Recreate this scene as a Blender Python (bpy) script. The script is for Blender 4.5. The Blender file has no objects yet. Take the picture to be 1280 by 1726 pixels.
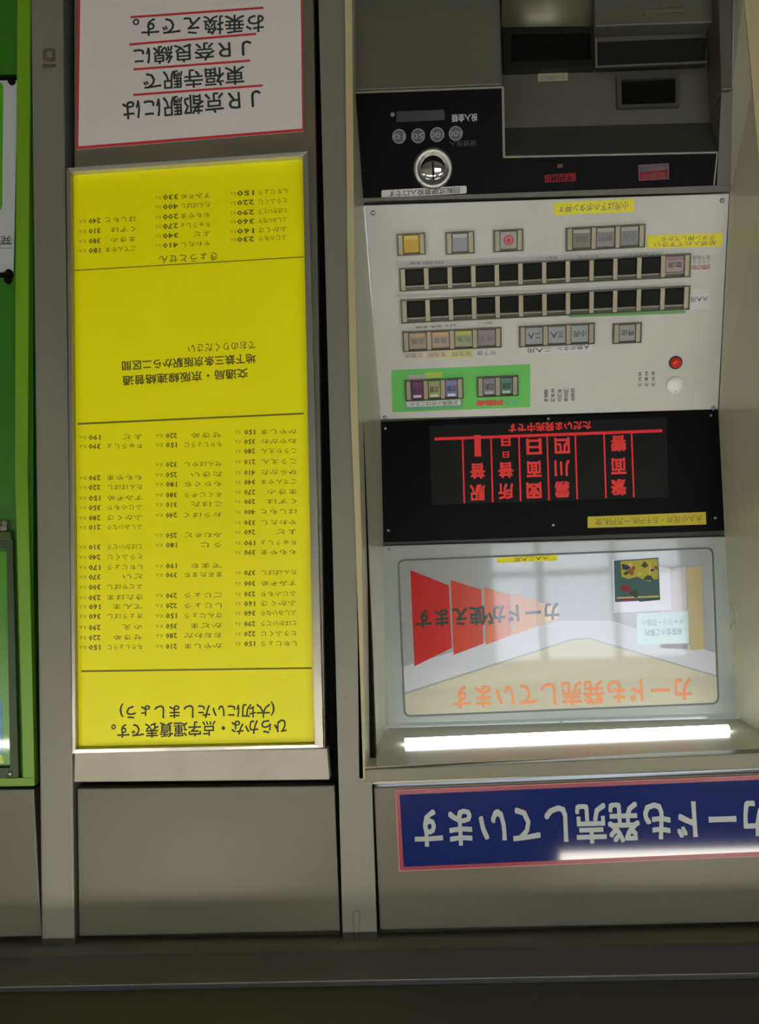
import bpy, bmesh, math, random
from mathutils import Vector, Matrix
random.seed(7)
SC = bpy.context.scene
COL = SC.collection

# ------------------------------------------------------------------ camera
# The photograph was taken with the camera held upside down: the place stands
# upright here and the camera is rolled by about 180 degrees.
FPX = 1600.0
YAW, PITCH, ROLL = 2.49, 4.31, 2.11            # degrees
CAM = Vector((-0.070, -1.6, 1.671))
def _axes():
    y, p, r = map(math.radians, (YAW, PITCH, ROLL))
    fwd = Vector((math.sin(y)*math.cos(p), math.cos(y)*math.cos(p), -math.sin(p)))
    right = fwd.cross(Vector((0, 0, 1))).normalized()
    up = right.cross(fwd)
    a = math.pi + r * -1.0
    right2 = right*math.cos(a) + up*math.sin(a)
    up2 = -right*math.sin(a) + up*math.cos(a)
    return right2, up2, fwd
RX, UP, FW = _axes()
cd = bpy.data.cameras.new('camera')
cd.sensor_fit = 'HORIZONTAL'; cd.sensor_width = 36.0
cd.lens = 36.0 * FPX / 1280.0
cd.clip_start = 0.02
cam = bpy.data.objects.new('camera', cd); COL.objects.link(cam)
cam.matrix_world = Matrix(((RX.x, UP.x, -FW.x, CAM.x), (RX.y, UP.y, -FW.y, CAM.y),
                           (RX.z, UP.z, -FW.z, CAM.z), (0, 0, 0, 1)))
SC.camera = cam

# ------------------------------------------------------------------ light
W = bpy.data.worlds.new('sky'); SC.world = W; W.use_nodes = True
nt = W.node_tree; bg = nt.nodes['Background']
tc = nt.nodes.new('ShaderNodeTexCoord'); sx = nt.nodes.new('ShaderNodeSeparateXYZ')
rp = nt.nodes.new('ShaderNodeValToRGB')
nt.links.new(tc.outputs['Generated'], sx.inputs[0]); nt.links.new(sx.outputs['Z'], rp.inputs[0])
nt.links.new(rp.outputs[0], bg.inputs['Color'])
rp.color_ramp.elements[0].position = 0.0; rp.color_ramp.elements[0].color = (0.80, 0.88, 1.0, 1)
rp.color_ramp.elements[1].position = 0.6; rp.color_ramp.elements[1].color = (0.55, 0.72, 1.0, 1)
bg.inputs['Strength'].default_value = 6.0
LAMP_E = 9.0           # header lamp of the ticket machine
TUBE_E = 108.0          # ceiling tubes
SC.view_settings.view_transform = 'Standard'
SC.view_settings.look = 'None'
SC.view_settings.gamma = 1.0
SC.view_settings.use_curve_mapping = False
SC.view_settings.exposure = 0.0

# ------------------------------------------------------------------ helpers
def lin(c):
    return tuple((x/12.92 if x <= .04045 else ((x+.055)/1.055)**2.4) for x in [v/255.0 for v in c])

def mat(name, rgb, rough=.5, metal=0.0, var=0.0, scale=6.0, stretch=(1, 1, 1), coat=0.0, emit=0.0,
        bump=0.0, dirt=None, spec=.5, rvar=0.0):
    m = bpy.data.materials.new(name); m.use_nodes = True
    t = m.node_tree; b = t.nodes['Principled BSDF']
    c = lin(rgb)
    b.inputs['Base Color'].default_value = (*c, 1)
    b.inputs['Roughness'].default_value = rough
    b.inputs['Metallic'].default_value = metal
    b.inputs['Specular IOR Level'].default_value = spec
    b.inputs['Coat Weight'].default_value = coat
    b.inputs['Coat Roughness'].default_value = .04
    if emit:
        b.inputs['Emission Color'].default_value = (*c, 1)
        b.inputs['Emission Strength'].default_value = emit
    if var or bump or rvar:
        g = t.nodes.new('ShaderNodeNewGeometry')
        mp = t.nodes.new('ShaderNodeMapping'); mp.inputs['Scale'].default_value = stretch
        t.links.new(g.outputs['Position'], mp.inputs[0])
        n = t.nodes.new('ShaderNodeTexNoise'); n.inputs['Scale'].default_value = scale
        n.inputs['Detail'].default_value = 7; n.inputs['Roughness'].default_value = .62
        t.links.new(mp.outputs[0], n.inputs['Vector'])
        if var:
            r = t.nodes.new('ShaderNodeValToRGB')
            d = dirt or rgb
            lo = lin(d)
            k = 1 - var if not dirt else 1.0
            r.color_ramp.elements[0].position = .30
            r.color_ramp.elements[0].color = (*[min(1, v*k + (cv-v)*(1-var if dirt else 0)) for v, cv in zip(lo, c)], 1)
            r.color_ramp.elements[1].position = .68
            r.color_ramp.elements[1].color = (*[min(1, v*(1+var*.6)) if not dirt else v for v in c], 1)
            t.links.new(n.outputs['Fac'], r.inputs[0]); t.links.new(r.outputs[0], b.inputs['Base Color'])
        if rvar:
            mm = t.nodes.new('ShaderNodeMath'); mm.operation = 'MULTIPLY_ADD'
            mm.inputs[1].default_value = rvar; mm.inputs[2].default_value = rough - rvar*.5
            t.links.new(n.outputs['Fac'], mm.inputs[0]); t.links.new(mm.outputs[0], b.inputs['Roughness'])
        if bump:
            bp = t.nodes.new('ShaderNodeBump'); bp.inputs['Strength'].default_value = bump
            bp.inputs['Distance'].default_value = .002
            t.links.new(n.outputs['Fac'], bp.inputs['Height']); t.links.new(bp.outputs[0], b.inputs['Normal'])
    return m

def ray(u, v):
    return (RX*(u-640.0) - UP*(v-863.0) + FW*FPX).normalized()

class Frame:
    """a plane of the place: a = to the right, b = up, n = towards the viewer"""
    def __init__(s, o, up=(0, 0, 1)):
        s.o = Vector(o); s.X = Vector((1, 0, 0)); s.U = Vector(up).normalized()
        s.N = s.X.cross(s.U)
    def w(s, a, b, n=0.0):
        return s.o + s.X*a + s.U*b + s.N*n
    def px(s, u, v, n=0.0):
        d = ray(u, v); o = s.o + s.N*n
        t = (o-CAM).dot(s.N)/d.dot(s.N)
        p = CAM + d*t - s.o
        return (p.dot(s.X), p.dot(s.U))
    def rect(s, tl, br, n=0.0):
        (a1, b0), (a0, b1) = s.px(*tl, n), s.px(*br, n)
        return (a0, a1, b0, b1)
    def quad(s, *pts, n=0.0):
        return [s.px(*p, n) for p in pts]

def vplane(y):
    return Frame((0, y, 1.55))

def poly(bm, F, pts, n0, n1, mi=0, bev=0.0):
    """prism over a polygon of plane coordinates"""
    area = sum(p[0]*q[1]-q[0]*p[1] for p, q in zip(pts, pts[1:]+pts[:1]))
    if area < 0: pts = pts[::-1]
    lo = [bm.verts.new(F.w(a, b, n0)) for a, b in pts]
    hi = [bm.verts.new(F.w(a, b, n1)) for a, b in pts]
    k = len(pts); fs = []
    fs.append(bm.faces.new(hi)); fs.append(bm.faces.new(lo[::-1]))
    for i in range(k):
        j = (i+1) % k
        fs.append(bm.faces.new((lo[i], lo[j], hi[j], hi[i])))
    for f in fs: f.material_index = mi
    if bev > 0:
        es = set(e for v in hi for e in v.link_edges)
        r = bmesh.ops.bevel(bm, geom=list(es), offset=bev, segments=2, affect='EDGES', profile=.6)
        for f in r['faces']: f.material_index = mi
    return fs

def box(bm, F, r, n0, n1, mi=0, bev=0.0):
    a0, a1, b0, b1 = r
    return poly(bm, F, [(a0, b0), (a1, b0), (a1, b1), (a0, b1)], n0, n1, mi, bev)

def ring(bm, F, outer, inner, n0, n1, mi=0):
    """a frame between two polygons with equal corner counts"""
    k = len(outer)
    V = {}
    for nm, pts in (('o', outer), ('i', inner)):
        for h in (n0, n1): V[nm, h] = [bm.verts.new(F.w(a, b, h)) for a, b in pts]
    for i in range(k):
        j = (i+1) % k
        for q in ((V['o', n1][i], V['o', n1][j], V['i', n1][j], V['i', n1][i]),
                  (V['o', n0][j], V['o', n0][i], V['i', n0][i], V['i', n0][j]),
                  (V['o', n0][i], V['o', n0][j], V['o', n1][j], V['o', n1][i]),
                  (V['i', n0][j], V['i', n0][i], V['i', n1][i], V['i', n1][j])):
            bm.faces.new(q).material_index = mi

def rr(r, rad, seg=6):
    a0, a1, b0, b1 = r; out = []
    for cx, cy, s in ((a1-rad, b1-rad, 0), (a0+rad, b1-rad, 1), (a0+rad, b0+rad, 2), (a1-rad, b0+rad, 3)):
        for i in range(seg+1):
            t = math.pi/2*(s+i/seg); out.append((cx+rad*math.cos(t), cy+rad*math.sin(t)))
    return out
def inset(r, d): return (r[0]+d, r[1]-d, r[2]+d, r[3]-d)
def rectpts(r): return [(r[0], r[2]), (r[1], r[2]), (r[1], r[3]), (r[0], r[3])]

def circ(a, b, r, seg=32): return [(a+r*math.cos(2*math.pi*i/seg), b+r*math.sin(2*math.pi*i/seg)) for i in range(seg)]

def lathe(bm, F, a, b, prof, seg=32, mi=0, sy=1.0):
    """profile of (radius, height along n), outermost first"""
    rows = []
    for r, h in prof:
        if r <= 1e-6: rows.append([bm.verts.new(F.w(a, b, h))])
        else: rows.append([bm.verts.new(F.w(a+r*math.cos(2*math.pi*i/seg), b+sy*r*math.sin(2*math.pi*i/seg), h)) for i in range(seg)])
    for p, q in zip(rows, rows[1:]):
        for i in range(seg):
            j = (i+1) % seg
            if len(q) == 1: f = bm.faces.new((p[i], p[j], q[0]))
            elif len(p) == 1: f = bm.faces.new((p[0], q[j], q[i]))
            else: f = bm.faces.new((p[i], p[j], q[j], q[i]))
            f.material_index = mi; f.smooth = True

def hull_quad(bm, pts, mi=0):
    f = bm.faces.new([bm.verts.new(p) for p in pts]); f.material_index = mi; return f

WORLD = {}
def link(name, bm, mats, parent=None, smooth=False, recalc=True):
    if not isinstance(mats, (list, tuple)): mats = [mats]
    if recalc: bmesh.ops.recalc_face_normals(bm, faces=bm.faces[:])
    lo = Vector([min(v.co[i] for v in bm.verts) for i in range(3)])
    hi = Vector([max(v.co[i] for v in bm.verts) for i in range(3)])
    c = (lo+hi)/2
    bmesh.ops.translate(bm, verts=bm.verts[:], vec=-c)
    me = bpy.data.meshes.new(name); bm.to_mesh(me); bm.free()
    for m in mats: me.materials.append(m)
    o = bpy.data.objects.new(name, me); COL.objects.link(o)
    WORLD[o.name] = c
    if parent is not None:
        o.parent = parent; o.location = c - WORLD[parent.name]
    else: o.location = c
    return o

def empty(name, loc):
    o = bpy.data.objects.new(name, None); COL.objects.link(o); o.empty_display_size = .05
    o.location = loc; WORLD[o.name] = Vector(loc); return o

def tag(o, label, cat, group=None):
    o['label'] = label; o['category'] = cat
    if group: o['group'] = group
    return o
def struct(name, bm, mats, parent=None):
    o = link(name, bm, mats, parent)
    if parent is None: o['kind'] = 'structure'
    return o

_gl = {}
def glyphs(s, bold=0.0, res=2):
    key = (s, bold, res)
    if key not in _gl:
        cu = bpy.data.curves.new('text', 'FONT'); cu.body = s; cu.resolution_u = res
        o = bpy.data.objects.new('text', cu); COL.objects.link(o)
        dg = bpy.context.evaluated_depsgraph_get()
        me = bpy.data.meshes.new_from_object(o.evaluated_get(dg))
        vs = [v.co.copy() for v in me.vertices]; fs = [tuple(p.vertices) for p in me.polygons]
        bpy.data.objects.remove(o); bpy.data.curves.remove(cu); bpy.data.meshes.remove(me)
        x0 = min(v.x for v in vs); x1 = max(v.x for v in vs); y0 = min(v.y for v in vs); y1 = max(v.y for v in vs)
        V = []; FF = []
        for k, (dx, dy) in enumerate(((0, 0),) if not bold else ((-1, -1), (1, -1), (-1, 1), (1, 1))):
            o_ = len(V)
            V += [((v.x-x0+dx*bold)/(x1-x0), (v.y-y0+dy*bold)/(y1-y0)-.5, k*2e-5) for v in vs]
            FF += [tuple(i+o_ for i in f) for f in fs]
        _gl[key] = (V, FF)
    return _gl[key]

def write(bm, F, s, start, end, hpx, n=.0008, bold=0.0, mi=0, res=2, flip=False):
    """lettering on a plane from its first to its last letter (photograph points), hpx high"""
    A = Vector(F.px(*start, n)); B = Vector(F.px(*end, n))
    d = B-A; up = Vector((-d.y, d.x)).normalized()
    h = hpx/1000.0*(F.w(*A)-CAM).length/1.6
    vs, fs = glyphs(s, bold, res)
    V = [bm.verts.new(F.w(*(A+d*x+up*(y*h)), n+z)) for x, y, z in vs]
    for f in fs:
        try: bm.faces.new([V[i] for i in f]).material_index = mi
        except ValueError: pass

def stroke(bm, F, p, q, wpx, n=.0008, mi=0, t=.0003):
    A = Vector(F.px(*p, n)); B = Vector(F.px(*q, n)); d = (B-A).normalized()
    s = Vector((-d.y, d.x))*wpx/2000.0
    poly(bm, F, [tuple(A-s), tuple(B-s), tuple(B+s), tuple(A+s)], n-t, n, mi)

def screw(F, u, v, r, parent, m, n=0.0, name='screw'):
    a, b = F.px(u, v); bm = bmesh.new()
    lathe(bm, F, a, b, [(r, n), (r, n+r*.35), (r*.72, n+r*.6), (0, n+r*.68)], 16)
    bm2 = bm
    box(bm2, F, (a-r*.75, a+r*.75, b-r*.1, b+r*.1), n+r*.5, n+r*.72, 0)
    return link(name, bm, m, parent)

# ------------------------------------------------------------------ materials
M = {}
M['post'] = mat('grey_painted_steel', (121, 119, 108), .42, .15, .12, 5, (1, 1, .25), bump=.05, rvar=.15)
M['panel'] = mat('taupe_painted_steel', (89, 86, 71), .40, .15, .10, 4, (1, 1, 1), bump=.05, rvar=.15)
M['steel'] = mat('dull_stainless', (120, 114, 98), .38, .45, .12, 6, (1, 1, .15), rvar=.15)
M['strip'] = mat('light_metal_strip', (178, 172, 160), .45, .1, .35, 9, (1, 1, 1), dirt=(140, 128, 108))
M['gap'] = mat('black_parts_gap_shade', (10, 11, 9), .7, spec=.1)  # black parts; also paints the dark inside slots and openings
M['seal'] = mat('black_seal', (10, 12, 10), .6)
M['cream'] = mat('cream_edge', (178, 168, 128), .5, 0, .12, 9, (1, 1, .2))
M['lining'] = mat('pale_lining', (192, 189, 164), .27, .1, .10, 5, (1, 1, .3), rvar=.05, bump=.03)
M['chrome'] = mat('chrome', (225, 225, 222), .08, 1.0)
M['screw'] = mat('screw_metal', (150, 150, 148), .3, .9)
M['yellow'] = mat('yellow_board', (248, 241, 5), .38, 0, .05, 3, spec=.3)
M['whitep'] = mat('white_paper', (214, 208, 204), .6, 0, .04, 8)
M['red'] = mat('red_ink', (190, 44, 50), .55)
M['ink'] = mat('black_ink', (38, 48, 44), .6)
M['tink'] = mat('table_ink', (110, 105, 12), .6)
M['black'] = mat('black_gloss', (7, 7, 8), .38, 0, spec=.06)
M['cwhite'] = mat('control_white', (198, 197, 192), .42, 0, .05, 5)
M['bezel'] = mat('bezel_olive', (58, 60, 44), .4, .4)
M['bar'] = mat('bezel_bar', (142, 135, 114), .4, .3)
M['bdark'] = mat('button_dark', (7, 7, 9), .18, spec=.4)
M['sill'] = mat('button_sill', (128, 122, 116), .4, .3)
M['label'] = mat('label_white', (205, 205, 205), .5)
M['labelg'] = mat('label_grey', (178, 178, 178), .5)
M['ystick'] = mat('yellow_sticker', (232, 222, 22), .5)
M['greenp'] = mat('green_plate', (88, 190, 78), .45)
M['pocket'] = mat('pocket_grey', (92, 90, 80), .45, .3, .10, 6, rvar=.1)
M['cover'] = mat('cover_grey', (94, 94, 82), .5, .35, .10, 4, (1, 1, 4), bump=.04)
M['shelfm'] = mat('shelf_dark', (66, 68, 60), .5, .3, .08, 6)
M['smoke'] = mat('smoked_flap', (22, 23, 19), .35, 0, spec=.3)
M['led'] = mat('red_led', (206, 34, 28), .5, emit=.2)
M['ledline'] = mat('red_led_line', (200, 14, 22), .5, emit=.26)
M['screen'] = mat('led_screen', (19, 18, 17), .5, spec=.15)
M['blue'] = mat('blue_sign', (22, 36, 98), .07, 0, .05, 5, spec=.5)
M['bred'] = mat('sign_red_border', (140, 22, 50), .3)
M['bpink'] = mat('sign_pale_edge', (190, 110, 116), .4)
M['bletter'] = mat('sign_grey_letters', (162, 170, 168), .4)
M['acry'] = mat('sign_frame_white', (164, 170, 164), .16, 0, .05, 5, coat=.5)
M['lamp'] = mat('lit_diffuser', (240, 250, 252), .5, emit=LAMP_E)
M['tube'] = mat('lit_fill_tube', (255, 250, 236), .5, emit=TUBE_E)
M['tube_dim'] = mat('lit_tube_dim', (255, 248, 232), .5, emit=TUBE_E*.25)  # weaker emission for the short tubes
M['green'] = mat('green_case', (104, 148, 22), .4, 0, .10, 5, (1, 1, .3))
M['dgreen'] = mat('dark_green_board', (40, 104, 8), .45, 0, .12, 5)
M['soffit'] = mat('soffit_dark', (96, 95, 82), .55, 0, .12, 5, (.3, 1, 1))
M['soffitl'] = mat('soffit_strip', (140, 140, 136), .5, .2, .12, 5, (.3, 1, 1))
M['floor'] = mat('concrete_floor', (96, 94, 88), .7, 0, .2, 3)
M['ceil'] = mat('ceiling_paint', (150, 148, 142), .7, 0, .05, 3)
M['wall'] = mat('room_wall', (120, 116, 108), .7, 0, .08, 3)

# ------------------------------------------------------------------ setting: room behind the camera
F0 = vplane(0.0)
def wbox(bm, x0, x1, y0, y1, z0, z1, mi=0):
    F = Frame((0, y0, 0)); box(bm, F, (x0, x1, z0, z1), -(y1-y0), 0, mi)
RXL, RXR, RYB, CEIL = -3.2, 3.2, -4.4, 2.45
bm = bmesh.new(); wbox(bm, RXL, RXR, RYB, .6, -.1, 0); struct('floor', bm, M['floor'])
bm = bmesh.new(); wbox(bm, RXL, RXR, RYB, .6, CEIL, CEIL+.1); struct('ceiling', bm, M['ceil'])
bm = bmesh.new(); wbox(bm, RXL-.1, RXL, RYB, .6, 0, CEIL); struct('wall_left', bm, M['wall'])
bm = bmesh.new(); wbox(bm, RXR, RXR+.1, RYB, .6, 0, CEIL); struct('wall_right', bm, M['wall'])
# wall behind the camera with a window that lets daylight in
OX0, OX1, OZ0, OZ1 = -1.85, -0.5, 0.98, 1.86
bm = bmesh.new()
wbox(bm, RXL, OX0, RYB-.1, RYB, 0, CEIL); wbox(bm, OX1, RXR, RYB-.1, RYB, 0, CEIL)
wbox(bm, OX0, OX1, RYB-.1, RYB, OZ1, CEIL); wbox(bm, OX0, OX1, RYB-.1, RYB, 0, OZ0)
struct('wall_front', bm, M['wall'])
bm = bmesh.new()
for x in (OX0+.02, -1.36, -.86, OX1-.02): wbox(bm, x-.025, x+.025, RYB-.07, RYB-.03, OZ0, OZ1)
for z in (OZ0+.02, 1.24, OZ1-.02): wbox(bm, OX0, OX1, RYB-.07, RYB-.03, z-.022, z+.022)
struct('window_1', bm, M['soffit'])

# ------------------------------------------------------------------ setting: the steel wall front
FB = vplane(0.05)      # dark backing seen in the gaps
F1 = vplane(0.008)     # panels set a little behind the posts
bm = bmesh.new()
box(bm, FB, (-1.3, -0.06+.13, -1.55, .76), -.03, -.004)       # left of the posts is the machine niche: see the recess
bm.free()
bm = bmesh.new()
xa = F0.px(597, 900)[0]                      # edge of the machine niche
wbox(bm, xa-.02, RXR, .05, .09, 0, CEIL)
nz = 1.55 + F0.px(900, 1316)[1]              # top of the niche
wbox(bm, RXL, xa-.02, .05, .09, nz, CEIL)
struct('wall_back', bm, M['gap'])

def panel(name, F, pts, m, n0=-.03, n1=0.0, bev=.002, kind='structure'):
    bm = bmesh.new(); poly(bm, F, F.quad(*pts), n0, n1, 0, bev)
    return struct(name, bm, m) if kind else link(name, bm, m)

# posts (full height; the photograph shows their middle)
def post(name, tl, tr, bl, br, m):
    """extends the measured edges up to the soffit and down to the floor"""
    A, B, Cc, D = [Vector(F0.px(*p)) for p in (tl, tr, bl, br)]
    def ext(p, q, b): return (p.x + (q.x-p.x)*(b-p.y)/(q.y-p.y), b)
    top, bot = F0.px(600, 1612)[1], -1.55
    bm = bmesh.new()
    poly(bm, F0, [ext(A, Cc, bot), ext(B, D, bot), ext(B, D, top), ext(A, Cc, top)], -.05, 0, 0, .003)
    return struct(name, bm, m)
post('trim_1', (52, 0), (106, 0), (70, 1583), (126, 1583), M['post'])
bm = bmesh.new()
top_, L0, L1 = F0.px(600, 1612)[1], Vector(F0.px(537, 0)), Vector(F0.px(578, 1583))
lx = lambda b: L0.x + (L1.x-L0.x)*(b-L0.y)/(L1.y-L0.y)
R_ = F0.quad((587, 0), (592, 400), (598, 700), (605, 900), (614, 1314), (627, 1318), (636, 1583))
poly(bm, F0, [(R_[0][0], -1.55)]+R_+[(R_[-1][0], top_), (lx(top_), top_), (lx(-1.55), -1.55)], -.05, 0, 0, 0)
struct('trim_2', bm, M['post'])

# right unit below/above the green case, centre unit, header over the machine
panel('wall_upper_right', F1, [(-160, 1332), (57, 1330), (70, 1578), (-160, 1584)], M['panel'])
panel('wall_upper_centre', F1, [(130, 1329), (564, 1324), (574, 1577), (133, 1579)], M['panel'])
panel('wall_upper_left', F1, [(630, 1327), (1500, 1293), (1500, 1548), (641, 1574)], M['panel'])
panel('trim_3', F1, [(126, 1268), (552, 1261), (556, 1314), (125, 1318)], M['strip'], -.03, .002)
# stainless carrier plate of the centre unit
panel('wall_centre', F1, [(122, -700), (517, -740), (548, 1262), (126, 1270)], M['steel'], -.03, -.004)
# soffit above the units: a dark groove, a pale metal strip and a dark board
def soffit(name, va, vb, z, m, thick=.06):
    """horizontal strip whose underside fills the photograph between two rows"""
    def yy(v):
        d = ray(640, v); return CAM.y + d.y*(z-CAM.z)/d.z
    y0, y1 = yy(vb), yy(va)
    bm = bmesh.new(); wbox(bm, RXL, RXR, y0, y1, z, z+thick)
    return struct(name, bm, m)
zs = 1.55 + F0.px(640, 1583)[1]
def ytop(v, z):
    d = ray(640, v); return CAM.y + d.y*(z-CAM.z)/d.z
y1 = ytop(1602, zs); y2 = ytop(1618, zs+.012); y3 = ytop(1649, zs-.006)
bm = bmesh.new(); wbox(bm, RXL, RXR, y1, .05, zs, zs+.06); struct('trim_4', bm, mat('soffit_edge', (176, 172, 146), .55, 0, .1, 5))
bm = bmesh.new(); wbox(bm, RXL, RXR, y2, y1, zs+.016, zs+.06); struct('trim_5', bm, mat('soffit_groove', (46, 46, 38), .6))
bm = bmesh.new(); wbox(bm, RXL, RXR, y3, y2, zs-.004, zs+.06); struct('trim_6', bm, M['soffitl'])
bm = bmesh.new(); wbox(bm, RXL, RXR, -.31, y3, zs+.004, CEIL); struct('trim_7', bm, M['soffit'])

# ------------------------------------------------------------------ the machine niche (lining)
YT = {'cover': .012}
def slope(va, ya, vb, yb, u=930):
    """inclined plane through two photograph rows at two depths"""
    def pt(v, y):
        d = ray(u, v); t = (y-CAM.y)/d.y; return CAM+d*t
    p, q = pt(va, ya), pt(vb, yb)          # q above p (larger v)
    return Frame((0, p.y, p.z), (0, q.y-p.y, q.z-p.z))
FK = slope(150, .035, 336, .085)     # black coin panel
FC = slope(338, .085, 704, .225)     # white button panel
FD = slope(706, .225, 903, .230)     # display
FS = slope(905, .230, 1218, .215)    # advertising panel
FV = vplane(.03)                      # lower cover

def wp(F, u, v, n=0.0): return F.w(*F.px(u, v, n), n)
# left side wall: from the front edge to the panel edges
left_front = [(594, -700), (594, 155), (596, 335), (603, 700), (609, 915), (614, 1312)]
left_back = [wp(FV, 598, -700), wp(FK, 599, 150), wp(FC, 613, 341), wp(FC, 642, 704), wp(FD, 646, 903), wp(FS, 653, 1222)]
bm = bmesh.new()
fr = [bm.verts.new(wp(F0, *p)) for p in left_front]
bk = [bm.verts.new(p) for p in left_back]
bx_ = [bm.verts.new(p+Vector((.012, .0, 0))) for p in [v.co.copy() for v in bk]]
fx_ = [bm.verts.new(v.co+Vector((.008, 0, 0))) for v in fr]
for i in range(5):
    bm.faces.new((fr[i], fr[i+1], bk[i+1], bk[i]))
    bm.faces.new((fx_[i], fx_[i+1], bx_[i+1], bx_[i]))
    bm.faces.new((fr[i], fr[i+1], fx_[i+1], fx_[i])); bm.faces.new((bk[i], bk[i+1], bx_[i+1], bx_[i]))
bm.faces.new((fr[0], bk[0], bx_[0], fx_[0])); bm.faces.new((fr[5], bk[5], bx_[5], fx_[5]))
struct('wall_niche_right', bm, M['lining'])
# right (photograph) side wall, running out of the frame
right_front = [(1232, -700), (1253, 0), (1268, 150), (1283, 330), (1310, 700), (1330, 1000), (1352, 1296)]
right_back = [wp(FV, 1236, -700), wp(FV, 1237, 0), wp(FK, 1234, 150), wp(FC, 1231, 330), wp(FC, 1212, 700), wp(FD, 1222, 900), wp(FS, 1242, 1222)]
bm = bmesh.new()
fr = [bm.verts.new(wp(F0, *p)) for p in right_front]
bk = [bm.verts.new(p) for p in right_back]
fx_ = [bm.verts.new(v.co+Vector((-.010, 0, 0))) for v in fr]
bx_ = [bm.verts.new(v.co+Vector((-.010, 0, 0))) for v in bk]
for i in range(6):
    for A, B in ((fr, bk), (fx_, bx_), (fr, fx_), (bk, bx_)):
        bm.faces.new((A[i], A[i+1], B[i+1], B[i]))
for i in (0, 6): bm.faces.new((fr[i], bk[i], bx_[i], fx_[i]))
struct('wall_niche_left', bm, M['lining'])
# cream front edges
bm = bmesh.new()
pts = [(582, -700), (582, 0), (586, 400), (592, 700), (600, 900), (613, 1312)]
ptsr = [(594, -700), (594, 0), (597, 335), (604, 700), (610, 915), (616, 1312)]
poly(bm, F0, F0.quad(*(pts+ptsr[::-1])), -.02, .006)
struct('trim_8', bm, M['cream'])
bm = bmesh.new()
poly(bm, F0, F0.quad((1254, 0), (1268, 150), (1283, 330), (1310, 700), (1330, 1000), (1352, 1296), (1400, 1294), (1355, 700), (1318, 0), (1268, -700), (1232, -700)), -.02, .004)
struct('trim_9', bm, M['cream'])
# steel front beyond the niche, out of the photograph
bm = bmesh.new()
e = F0.quad((1280, -700), (1300, 0), (1342, 700), (1378, 1296))
poly(bm, F0, [(e[0][0], -1.55)]+e+[(e[-1][0], nz-1.55+.02), (RXL, nz-1.55+.02), (RXL, -1.55)], -.05, 0)
struct('trim_11', bm, M['post'])
# sloping ceiling of the niche with a front lip
c0, c1 = wp(FS, 646, 1224), wp(FS, 1246, 1213)
d0, d1 = wp(F0, 612, 1300), wp(F0, 1352, 1268)
FCE = Frame((c0+c1)/2, ((d0+d1)/2-(c0+c1)/2)*Vector((0, 1, 1)))       # N faces down and out
bm = bmesh.new()
poly(bm, FCE, FCE.quad((646, 1224), (1246, 1212), (1350, 1261), (613, 1293)), -.03, 0)
struct('ceiling_niche', bm, mat('niche_ceiling', (212, 206, 182), .17, .05, .06, 5, coat=.5))
bm = bmesh.new(); poly(bm, F0, F0.quad((612, 1297), (1420, 1262), (1420, 1290), (616, 1318)), -.03, .003, 0, .0015)
struct('trim_10', bm, mat('niche_lip', (122, 120, 100), .5, .1, .1, 6, (.3, 1, 1)))

# ------------------------------------------------------------------ ticket machine
TM = empty('ticket_machine', (-.27, .15, 0))
tag(TM, 'ticket vending machine set into the niche, with coin slot, push buttons and red display', 'ticket machine')
def part(name, build, mats, parent=TM, label=None):
    bm = bmesh.new(); build(bm); o = link(name, bm, mats, parent)
    if label: o['label'] = label
    return o
FP = vplane(.105)        # face inside the ticket pocket
FQ = vplane(.085)       # tray fronts
YB = .30
# body behind all the panels
def b_body(bm):
    prof = [(wp(FV, 930, -700).z, .145), (wp(FP, 930, 120).z, .145), (wp(FK, 930, 338).z, .135), (wp(FC, 930, 704).z, .245), (wp(FS, 930, 1222).z, .25),
            (wp(FS, 930, 1222).z, YB+.05), (wp(FV, 930, -700).z, YB+.05)]
    prof[0] = (0.0, .145); prof[-1] = (0.0, YB+.05)
    x0, x1 = -.70, .03
    A = [bm.verts.new((x0, y, z)) for z, y in prof]; B = [bm.verts.new((x1, y, z)) for z, y in prof]
    bm.faces.new(A); bm.faces.new(B[::-1])
    for i in range(len(prof)):
        j = (i+1) % len(prof); bm.faces.new((A[i], B[i], B[j], A[j]))
part('body', b_body, M['shelfm'])
# lower cover and ticket pocket
def b_cover(bm):
    pts = FV.quad((597, 153), (847, 143), (841, -250), (590, -250)); z0 = -1.55
    pts[2] = (pts[2][0], z0); pts[3] = (pts[3][0], z0)
    poly(bm, FV, pts, -.10, 0, 0, .003)
part('lower_cover', b_cover, M['cover'])
part('pocket_back', lambda bm: poly(bm, FP, FP.quad((838, 222), (1240, 206), (1232, -250), (832, -250)), -.02, 0), M['pocket'])
def b_side(bm):
    poly(bm, FV, FV.quad((1216, 152), (1235, 151), (1238, -250), (1206, -250)), -.10, 0, 0, .003)
    poly(bm, FK, FK.quad((1208, 318), (1231, 316), (1236, 150), (1216, 151)), -.06, .002, 0, .001)
part('pocket_side', b_side, M['pocket'])
def b_over(bm):
    p = [wp(FK, 850, 262, -.001), wp(FK, 1213, 255, -.001), wp(FP, 1213, 206), wp(FP, 846, 216)]
    V = [bm.verts.new(q) for q in p]; T = [bm.verts.new(q+Vector((0, .014, .02))) for q in p]
    bm.faces.new(V); bm.faces.new(T[::-1])
    for i in range(4): bm.faces.new((V[i], V[(i+1) % 4], T[(i+1) % 4], T[i]))
part('pocket_roof', b_over, M['shelfm'])  # darker grey than the pocket paints the shade of this down-facing side
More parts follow.
